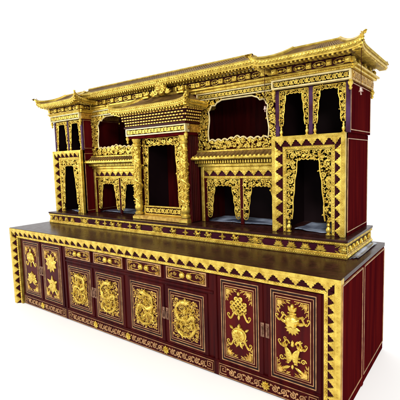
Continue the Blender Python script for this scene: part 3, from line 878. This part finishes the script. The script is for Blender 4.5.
def canopy(face, a0, a1, z_c0, z_c1, z_f1, z_d1, n, seed, parent, pr=0.):
    """cornice moulding, frieze, dentils under an eave; returns nothing"""
    m, fz = frieze(face, a0, a1, z_c1, z_f1, n, seed, parent)
    m.box(a0 - .004, a1 + .004, z_c0, z_c0 + (z_c1 - z_c0) * .5, -.03, .014 + pr * .6, .004)
    m.box(a0 - .012, a1 + .012, z_c0 + (z_c1 - z_c0) * .5, z_c1, -.03, .026 + pr, .006)
    beads(m, a0, z_c0 + (z_c1 - z_c0) * .28, a1, z_c0 + (z_c1 - z_c0) * .28, .013 + pr * .6, .005, .017)
    m.build('gilt_cornice', OLDG if False else GOLD, fz)
    d = face(); k = int((a1 - a0) / .034)
    d.box(a0, a1, z_f1, z_d1, -.03, -.002)
    d.build('dentil_ground', DARK, fz)
    d = face()
    for i in range(k):
        a = a0 + (i + .5) * (a1 - a0) / k; w = (a1 - a0) / k * .28
        d.box(a - w, a + w, z_f1 + .003, z_d1 - .002, -.002, .022); d.box(a - w * .8, a + w * .8, z_d1, z_d1 + .012, .0, .06)
    d.build('dentils', GOLD, fz)

# towers
for (a0, a1, t, side) in ((.128, .690, TL, 'l'), (2.952, 3.500, TR, 'r')):
    canopy(lambda: front(YT), a0, a1, 2.0845, 2.112, 2.165, 2.186, 4, 1, t)
    canopy(lambda: rside(a1 - .002), YT + .004, YB, 2.0845, 2.112, 2.165, 2.186, 4, 2, t, .022)
    ex = .105
    if side == 'r': hip_roof(t, a0 - .095, a1 + .087, YT - .115, YB + .030, 2.200, (a0 + .10, a1 - .115, .66, .90), 2.312, .020, 30, .026, .016, lp=9, rib=.007, fsc=.46, ext=.008)
    else: hip_roof(t, a0 - .055, a1 + .085, YT - .105, YB + .055, 2.205, (a0 + .12, a1 - .10, .66, .90), 2.318, .040, 30, .026, .016, lp=8, rib=.007, fsc=.46, ext=.012)

# ---- recessed bays ------------------------------------------------------
YR = .665
def bay(x0, x1, seed, vis):
    b = plain()
    b.box(x0, x1, ZP + .001, 1.62, YB - .03, YB - .012); b.box(x0, x1, 1.6001, 1.618, YR + .02, YB - .031)
    b.box(x0, x1, 1.6185, 2.16, YB - .03, YB - .012); b.box(x0, x0 + .012, ZP + .001, 2.10, YR + .03, YB - .031) if vis == 'r' else b.box(x1 - .012, x1, ZP + .001, 2.10, YR + .03, YB - .031); b.box(x0, x1, 2.09, 2.108, YR + .02, YB - .031)
    o = b.build('recessed_bay', BLACK if False else RED, shr)
    li = plain(); li.box(x0 + .002, x1 - .002, ZP + .001, 1.599, YB - .036, YB - .0305); li.build('bay_shade_lining', BLACK, o)  # near-black sheet before the back wall, shade in its colour
    # lower frame
    fx0 = x0 + (.028 if vis == 'r' else .012); fx1 = x1 - .004
    m = front(YR)
    m.box(fx0, fx0 + .030, ZP + .002, 1.472, -.02, .006, .003); m.box(fx0 + .031, fx1, 1.440, 1.472, -.02, .006, .003)
    n = round((fx1 - fx0 - .06) / .085); d = (fx1 - fx0 - .06) / n
    for i in range(n): tooth(m, fx0 + .045 + (i + .5) * d, 1.440, d * .98, .045, -PI / 2, -.004, -.008)
    m.box(fx0 + .031, fx1, 1.372, 1.392, -.016, .001, .003); beads(m, fx0 + .03, 1.382, fx1, 1.382, 0, .006, .018)
    tb = m.build('tooth_border', GOLD, o)
    g = front(YR); g.box(fx0 + .031, fx1, 1.3925, 1.439, -.02, -.013); g.build('ground_strip', PURP, tb)
    m = front(YR); m.box(fx0 + .0305, fx0 + .062, ZP + .002, 1.371, -.02, -.002, .003); m.build('inner_post', RED, o)
    mid = (fx0 + .062 + fx1) / 2
    m = front(YR); m.box(mid - .014, mid + .014, ZP + .002, 1.371, -.02, -.001, .003); m.build('inner_post', RED, o)
    for k, (a0, a1) in enumerate(((fx0 + .063, mid - .015), (mid + .015, fx1))):
        curtain(YR + .004, a0, a1, ZP, 1.370, .052, .082, .044, o, seed + k, .021, 5, 'hanging_curtain', GOLD, .0045, .014, 1.055, .0075)
    # little pent roof
    zE = 1.520
    ra0, ra1 = x0 + .002, x1 - .002
    r = MB((0, YR, 0), (1, 0, 0), (0, -1, 0))
    pts = []
    for a in (ra0, ra1): pts += [(a, 1.612, .0), (a, 1.575, .045), (a, 1.552, .098), (a, 1.535, .100), (a, 1.528, .03)]
    r.add(pts, [(i, i + 1, i + 6, i + 5) for i in range(4)] + [(0, 1, 2, 3, 4), (5, 6, 7, 8, 9)])
    nr = int((ra1 - ra0) / .036)
    pr = r.build('pent_roof', TILE, o)
    r = front(YR)
    for i in range(nr):
        a = ra0 + (i + .5) * (ra1 - ra0) / nr
        r.tube([(a, 1.613, .004), (a, 1.578, .047), (a, 1.556, .098)], .008, 5)
    r.build('tile_ribs', TILE, pr)
    r = front(YR)
    r.tube([(ra0, 1.545, .104), (ra1, 1.545, .104)], .0125, 7)
    for i in range(nr):
        a = ra0 + (i + .5) * (ra1 - ra0) / nr
        r.dome(a, 1.556, .100, .013, .013, .012, 8)
    r.box(ra0, ra1, 1.597, 1.617, .003, .024, .005)
    r.box(ra0, ra1, 1.4725, 1.500, -.02, .016, .004)
    r.build('gilt_eave', GOLD, pr)
    r = front(YR); r.box(ra0, ra1, 1.5002, 1.5275, -.02, .010); r.build('dentil_ground', DARK, pr)
    r = front(YR)
    for i in range(int((ra1 - ra0) / .024)):
        a = ra0 + (i + .5) * .024; r.box(a - .0065, a + .0065, 1.503, 1.526, .010, .060)
    r.build('dentils', GOLD, pr)
    # upper opening : pierced frame all round
    u0, u1, z0, z1 = x0 + .002, x1 - .002, 1.6185, 2.044
    ia, ib, iz0, iz1 = x0 + .125, x1 - .105, 1.695, 2.030
    inner = []
    n = 9
    for i in range(n * 6 + 1):      # bottom, left to right, scalloped
        t = i / (n * 6); ph = (t * n) % 1
        inner.append((ia + (ib - ia) * t, iz0 + .016 * math.sin(ph * PI) + .018 * math.exp(-((t - .5) / .12) ** 2) - .004))
    for i in range(1, 11):
        t = i / 10; inner.append((ib + .008 * math.sin(t * PI * 2), iz0 + (iz1 - .085 - iz0) * t))
    for t in (0, .25, .5, .75, 1): inner.append((ib - .012 - .075 * t, iz1 - .075 + .055 * t ** .6 + .012 * math.sin(t * PI * 2)))
    inner.append((ib - .14, iz1)); inner.append((ia + .14, iz1))
    for t in (1, .75, .5, .25, 0): inner.append((ia + .012 + .075 * t, iz1 - .075 + .055 * t ** .6 + .012 * math.sin(t * PI * 2)))
    for i in range(10, 0, -1):
        t = i / 10; inner.append((ia - .008 * math.sin(t * PI * 2), iz0 + (iz1 - .085 - iz0) * t))
    poly = [(u0, z0), (u0, z1), (u1, z1), (u1, z0)]
    # ring polygon via bridge
    ring = [(u0, z0)] + inner[:1] + [(ia, iz0)] 
    m = front(YR + .004)
    half1 = [(u0, z0), (u1, z0), (u1, z0 + .001)] + [inner[k] for k in range(n * 6, -1, -1)] + [(u0, iz0)]
    scrollwork(m, [(u0, z0), (u1, z0), (u1, iz0)] + [inner[k] for k in range(n * 6, -1, -1)] + [(u0, iz0)], 0, .024, .0085, 1500, seed + 5, .36)
    li_ = inner[n * 6:]
    rt = [p for p in li_ if p[0] > (ia + ib) / 2]; lf = [p for p in li_ if p[0] < (ia + ib) / 2]
    scrollwork(m, [(u1, iz0), (u1, z1), (ib - .14, z1)] + rt[::-1], 0, .026, .0085, 1200, seed + 6, .36)
    scrollwork(m, [(u0, iz0), (u0, z1), (ia + .14, z1)] + lf + [(ia, iz0)], 0, .026, .0085, 1200, seed + 7, .36)
    cv = m.build('carved_frame', GOLD, o)
    m = front(YR + .004); outline(m, inner, .003, .0065); m.build('scalloped_edge', PALE, cv)
    # lintel, cornice, frieze
    m = front(YR); 
    lintel(YR - .004, x0 + .002, x1 - .002, 2.044, 2.104, o, -.03, seed)
    canopy(lambda: front(YR), x0 + .006, x1 - .006, 2.1045, 2.150, 2.208, 2.232, 6, seed, o)
    return o
BL = bay(.660, 1.4545, 40, 'l')
BR_ = bay(2.1465, 2.940, 60, 'r')
# frieze behind the niche roof
mm = plain(); mm.box(1.455, 2.146, 1.86, 2.24, YR + .0, YR + .03); mm.build('back_board', PURP, shr)
canopy(lambda: front(YR - .001), 1.457, 2.144, 2.1045, 2.150, 2.208, 2.232, 6, 9, shr)
# main roof
hip_roof(shr, .60, 2.935, YR - .115, 1.16, 2.262, (.42, 2.60, .86, .95), 2.392, 0, 90, .030, .016, left=False, right=False, name='main_roof', ridge=True, finial=False)

m = plain(); m.tube([(.42, 2.396, .862), (2.60, 2.396, .862)], .013, 7); m.box(.42, 2.60, 2.388, 2.405, .868, .945)
m.build('gilt_ridge', GOLD, shr)
# ---- central niche ---------------------------------------------------------
YN = .490
nx0, nx1 = 1.455, 2.146
b = plain()
b.box(nx0 + .06, nx0 + .085, ZP + .001, 1.86, YN + .09, YB - .05); b.box(nx1 - .085, nx1 - .003, ZP + .001, 1.86, YN + .055, .86)
b.box(nx0 + .086, nx1 - .086, ZP + .001, 1.86, .93, .95); b.box(nx0 + .086, nx1 - .086, 1.84, 1.86, YN + .09, .929)
cn = b.build('central_niche', RED, shr)
li = plain(); li.box(nx0 + .088, nx0 + .091, ZP + .03, 1.838, YN + .095, .925); li.build('niche_shade_lining', BLACK, cn)  # shaded inner wall drawn as a near-black sheet
m = rside(nx1 - .003)
for i in range(5):
    a = YN + .056 + i * .026; m.box(a, a + .020, ZP + .004, 1.745, 0, .010, .005)
m.build('reeded_side', RED, cn)
m = front(YN + .045); m.box(nx0 + .015, nx1 - .012, ZP + .001, ZP + .042, -.05, .045, .006); m.build('threshold', OLDG, cn)
def column(xc):
    m = front(YN + .045)
    z0 = ZP + .001
    m.box(xc - .050, xc + .050, z0, z0 + .030, -.045, .05, .005)
    prof = [(.048, z0 + .046), (.050, z0 + .06), (.034, z0 + .075), (.046, z0 + .10), (.048, z0 + .12), (.036, z0 + .145), (.039, z0 + .20), (.041, z0 + .45), (.038, 1.66), (.034, 1.675), (.046, 1.69), (.047, 1.705), (.036, 1.715), (.050, 1.745), (.050, 1.752)]
    prof = [(r * .92, z) for r, z in prof]; m.lathe(xc, 0, prof, 16)
    o = m.build('column', GOLD, cn)
    m = front(YN + .045); pa = []; rad = []
    N = 60
    for i in range(N):
        t = i / (N - 1); an = t * 2 * PI * 2.6 + .6
        pa.append((xc + .040 * math.cos(an), ZP + .17 + .48 * t, .040 * math.sin(an))); rad.append(.006 + .007 * math.sin(PI * min(1, t + .05)))
    m.tube(pa, rad, 7)
    m.dome(xc - .01, 1.64, .036, .026, .024, .022, 8)
    rnd = random.Random(int(xc * 100))
    for k in range(120):
        z = ZP + .15 + .54 * rnd.random(); an = PI * (.05 + .9 * rnd.random())
        m.leaf(xc + .036 * math.cos(an), z, .034 * math.sin(an), .026, .014, rnd.uniform(0, 6.28), .013)
        if k % 3 == 0: m.spiral(xc + .040 * math.cos(an), z - .02, .042 * math.sin(an), .012, 0, 1.2, 1, .3, 8)
    m.build('coiled_dragon', GOLD, o)
column(1.509); column(2.090)
# carved frame inside the columns
curtain(YN + .075, 1.562, 2.038, ZP + .13, 1.752, .060, .070, .040, cn, 77, .024, 6)
m = front(YN + .055)
m.box(1.562, 2.038, ZP + .043, ZP + .058, -.02, .0, .003); m.box(1.562, 2.038, ZP + .118, ZP + .132, -.02, .0, .003)
m.box(1.562, 1.576, ZP + .058, ZP + .118, -.02, 0, .003); m.box(2.024, 2.038, ZP + .058, ZP + .118, -.02, 0, .003)
vine(m, 1.578, 2.022, ZP + .088, .054, -.006, .16, 4)
rl = m.build('threshold_rail', GOLD, cn)
m = front(YN + .055); m.box(1.576, 2.024, ZP + .058, ZP + .118, -.02, -.014); m.build('rail_ground', DARK, rl)
# lintel and its return
lintel(YN - .02, 1.436, 2.168, 1.776, 1.846, cn, -.06, 8)
m = rside(2.150); m.box(YN - .015, .70, 1.776, 1.846, 0, .015, .004); vine(m, YN + .0, .69, 1.811, .045, .017, .15, 3); m.build('side_lintel', OLDG, cn)
for xx in (1.442, 2.160): drop(xx, YN - .005, 1.776, cn, 1.3)
b = plain(); b.box(1.44, 2.150, 1.7535, 1.775, YN - .005, .70); b.box(1.44, 2.149, 1.776, 1.846, YN + .042, .70); b.build('beam', SIDE, cn)
b = plain(); b.box(1.430, 2.178, 1.847, 1.862, YN - .035, .70); b.build('beam', RED, cn)
# flared honeycomb frieze
g = plain(); rows = 5
core = []
brk = MB().frame((0, 0, 0), (1, 0, 0), (0, 1, 0))
m = MB()
nf = front(0); fl_ = rside(0)
for k in range(rows):
    z0 = 1.864 + k * .0235; off = k * .0105
    x0, x1, y0 = 1.436 - off, 2.172 + off, YN - .025 - off
    g.box(x0 + .006, x1 - .006, z0 - .001, z0 + .0225, y0 + .008, .68)
    n = 22; d = (x1 - x0) / n; sh = .5 if k % 2 else 0
    nf.frame((0, y0 + .008, 0), (1, 0, 0), (0, -1, 0))
    for i in range(n + (0 if k % 2 == 0 else -1)):
        a = x0 + (i + .08 + sh) * d; nf.box(a, a + d * .66, z0 + .004, z0 + .0175, 0, .012, .003)
    nf.frame((x1 - .006, 0, 0), (0, 1, 0), (1, 0, 0))
    n = 8; d = (.67 - y0) / n
    for i in range(n):
        a = y0 + (i + .08 + sh) * d
        if a + d * .7 < .675: nf.box(a, a + d * .66, z0 + .004, z0 + .0175, 0, .012, .003)
hc = g.build('honeycomb_frieze', DARK, cn)
nf.build('gilt_blocks', GOLD2, hc)
hip_roof(cn, 1.350, 2.250, YN - .115, .80, 2.018, (1.535, 2.070, .640, .80), 2.138, .024, 40, .028, .014, name='niche_roof', finial=True, rib=.003, ext=.014, lp=9, fsc=.42)
# ridge ornaments
m = front(.575); z = 2.132
m.dome(1.80, z + .075, -.02, .064, .080, .046, 16)
for k in range(13): m.leaf(1.80, z + .075, -.012, .086 if k % 2 else .078, .032, PI * (-.22 + 1.44 * k / 12), .016)
m.dome(1.80, z + .095, .018, .026, .030, .020, 10); m.dome(1.80, z + .050, .020, .030, .018, .014, 9)
for sg in (-1, 1):
    m.spiral(1.80 + sg * .040, z + .030, .016, .026, 0, 1.2, sg, .32, 9)
    m.spiral(1.80 + sg * .085, z + .022, .0, .024, 0, 1.2, sg, .32, 9)
    for q in (.2, .7, 1.2): m.leaf(1.80 + sg * .08, z + .005, 0, .055, .022, PI / 2 - sg * q, .01)
m.build('ridge_ornament', GOLD, cn)
for xx in (1.595, 2.02):
    m = front(.60)
    m.dome(xx, z + .028, -.010, .034, .022, .026, 8); m.dome(xx - .02, z + .052, -.008, .017, .017, .024, 8)
    for an in (.2, 1.0, 2.2): m.leaf(xx + .01, z + .03, 0, .042, .016, an, .01)
    m.box(xx - .035, xx + .035, z - .005, z + .012, -.012, .012, .003)
    m.build('crouching_lion', GOLD, cn)

# ================================================================== WIND BELLS hung from the eaves
def bell(x, y, ztop, zb, label, s=1.):
    s *= .72
    m = MB((x, y, 0), (1, 0, 0), (0, -1, 0))
    prof = [(.004 * s, zb + .040 * s), (.010 * s, zb + .036 * s), (.012 * s, zb + .018 * s), (.020 * s, zb)]
    m.lathe(0, 0, prof[::-1], 10)
    m.tube([(0, zb + .004, 0), (0, zb - .018 * s, 0)], .003, 5); m.dome(0, zb - .020 * s, -.003, .008 * s, .008 * s, .006, 6)
    e = m.build('wind_bell', PINK)
    e.location = (0, 0, 0)
    m = MB((x, y, 0), (1, 0, 0), (0, -1, 0)); m.tube([(0, ztop, 0), (0, zb + .036 * s, 0)], .0018, 5)
    c = m.build('hanging_cord', DARK, e)
    tag(e, label, 'bell', 'little bells hanging from the roof corners')
bell(2.935, YT - .085, 2.20, 1.875, 'small bell on a long dark cord under the left corner of the right tower roof', .9)
bell(3.585, YT - .09, 2.20, 1.915, 'small pinkish bell on a cord against the red side of the right tower', 1.0)

# ================================================================== BLUISH SHEETING lying about
def sheeting(x0, x1, y0, y1, z, label, seed, amp=.006, fold=0):
    rnd = random.Random(seed); ph = [rnd.uniform(0, 6) for _ in range(6)]
    N, M = 30, 16; v = []; f = []
    for i in range(N + 1):
        for j in range(M + 1):
            s = i / N; t = j / M
            x = x0 + (x1 - x0) * s; y = y0 + (y1 - y0) * t
            if j == 0: y += .018 * math.sin(s * 5 + ph[0]) + .012 * math.sin(s * 13 + ph[1]) + .02
            if j == M: y -= .02 * abs(math.sin(s * 4 + ph[2]))
            zz = z + amp * (1.2 + math.sin(s * 7 + ph[3] + t * 3) * .6 + .6 * math.sin(t * 8 + ph[4] + s * 4))
            v.append((x, y, zz)); f
    for i in range(N):
        for j in range(M):
            a = i * (M + 1) + j; f.append((a, a + M + 1, a + M + 2, a + 1))
    me = bpy.data.meshes.new('wavy_sheeting'); me.from_pydata(v, [], f); me.materials.append(SHEETING); me.shade_smooth()
    o = bpy.data.objects.new('wavy_sheeting', me); COL.objects.link(o)
    so = o.modifiers.new('thick', 'SOLIDIFY'); so.thickness = .001
    tag(o, label, 'plastic film', 'bluish sheets lying on the shelves')
sheeting(.27, .55, .60, 1.02, ZP + .001, 'bluish sheet on the floor of the left tower niche', 1)
sheeting(.70, 1.42, .70, 1.03, ZP + .001, 'wavy bluish sheet on the floor of the bay left of the central niche', 2)
sheeting(2.17, 2.90, .70, 1.03, ZP + .001, 'wavy bluish sheet on the floor of the bay right of the central niche', 3)
sheeting(3.06, 3.36, .60, 1.02, ZP + .001, 'bluish sheet on the floor of the right tower niche', 4)
sheeting(3.512, 3.56, .47, 1.05, H + .001, 'crumpled pale sheet on the cabinet top beside the right end of the plinth', 5, .004)

# ================================================================== LIGHT, WORLD, CAMERA
w = bpy.data.worlds.new('World'); sc.world = w; w.use_nodes = True
nt = w.node_tree; bg = nt.nodes['Background']
# world shaped: white where the camera looks, dimmed elsewhere to keep reds deep
tc = nt.nodes.new('ShaderNodeTexCoord'); dp = nt.nodes.new('ShaderNodeVectorMath'); dp.operation = 'DOT_PRODUCT'
dp.inputs[1].default_value = (-.62, .785, 0)
nt.links.new(tc.outputs['Generated'], dp.inputs[0])
mr = nt.nodes.new('ShaderNodeMapRange'); mr.interpolation_type = 'SMOOTHSTEP'
mr.inputs['From Min'].default_value = -.05; mr.inputs['From Max'].default_value = .50
mr.inputs['To Min'].default_value = .30; mr.inputs['To Max'].default_value = 1.25
nt.links.new(dp.outputs['Value'], mr.inputs['Value']); nt.links.new(mr.outputs['Result'], bg.inputs['Strength'])
bg.inputs['Color'].default_value = (1, 1, 1, 1)
def area(name, loc, target, size, energy, col=(1, 1, 1)):
    l = bpy.data.lights.new(name, 'AREA'); l.size = size; l.energy = energy; l.color = col
    o = bpy.data.objects.new(name, l); COL.objects.link(o); o.location = loc
    d = Vector(target) - Vector(loc); o.rotation_euler = d.to_track_quat('-Z', 'Y').to_euler()
l = bpy.data.lights.new('studio_light', 'SUN'); l.energy = 2.6; l.angle = math.radians(14); l.color = (1, .985, .95)
o = bpy.data.objects.new('studio_light', l); COL.objects.link(o); o.location = (1.8, -4, 5)
o.rotation_euler = Vector((-.22, .74, -.62)).to_track_quat('-Z', 'Y').to_euler()
area('camera_area_light', (4.9, -2.6, 2.7), (2.6, .4, 1.2), .5, 55, (1, .98, .95))  # area light above and behind the camera, aimed at the cabinet
area('left_added_light', (-2.4, -3.2, 2.6), (1.5, .4, 1.3), 1.6, 110, (1, .98, .95))  # added light, put in so the gold has something to reflect

cam = bpy.data.cameras.new('camera'); co = bpy.data.objects.new('camera', cam); COL.objects.link(co)
cam.sensor_width = 36; cam.lens = 384.966 / 400 * 36; cam.clip_end = 200; cam.clip_start = .05
co.location = (4.226743, -2.089595, 1.524057)
co.rotation_euler = Euler((1.4702926, .0294463, .6424795), 'XYZ')
sc.camera = co
sc.view_settings.view_transform = 'Standard'; sc.view_settings.look = 'None'
sc.view_settings.exposure = 0; sc.view_settings.gamma = 1
sc.render.resolution_x = 1024; sc.render.resolution_y = 1024
sc.cycles.max_bounces = 6
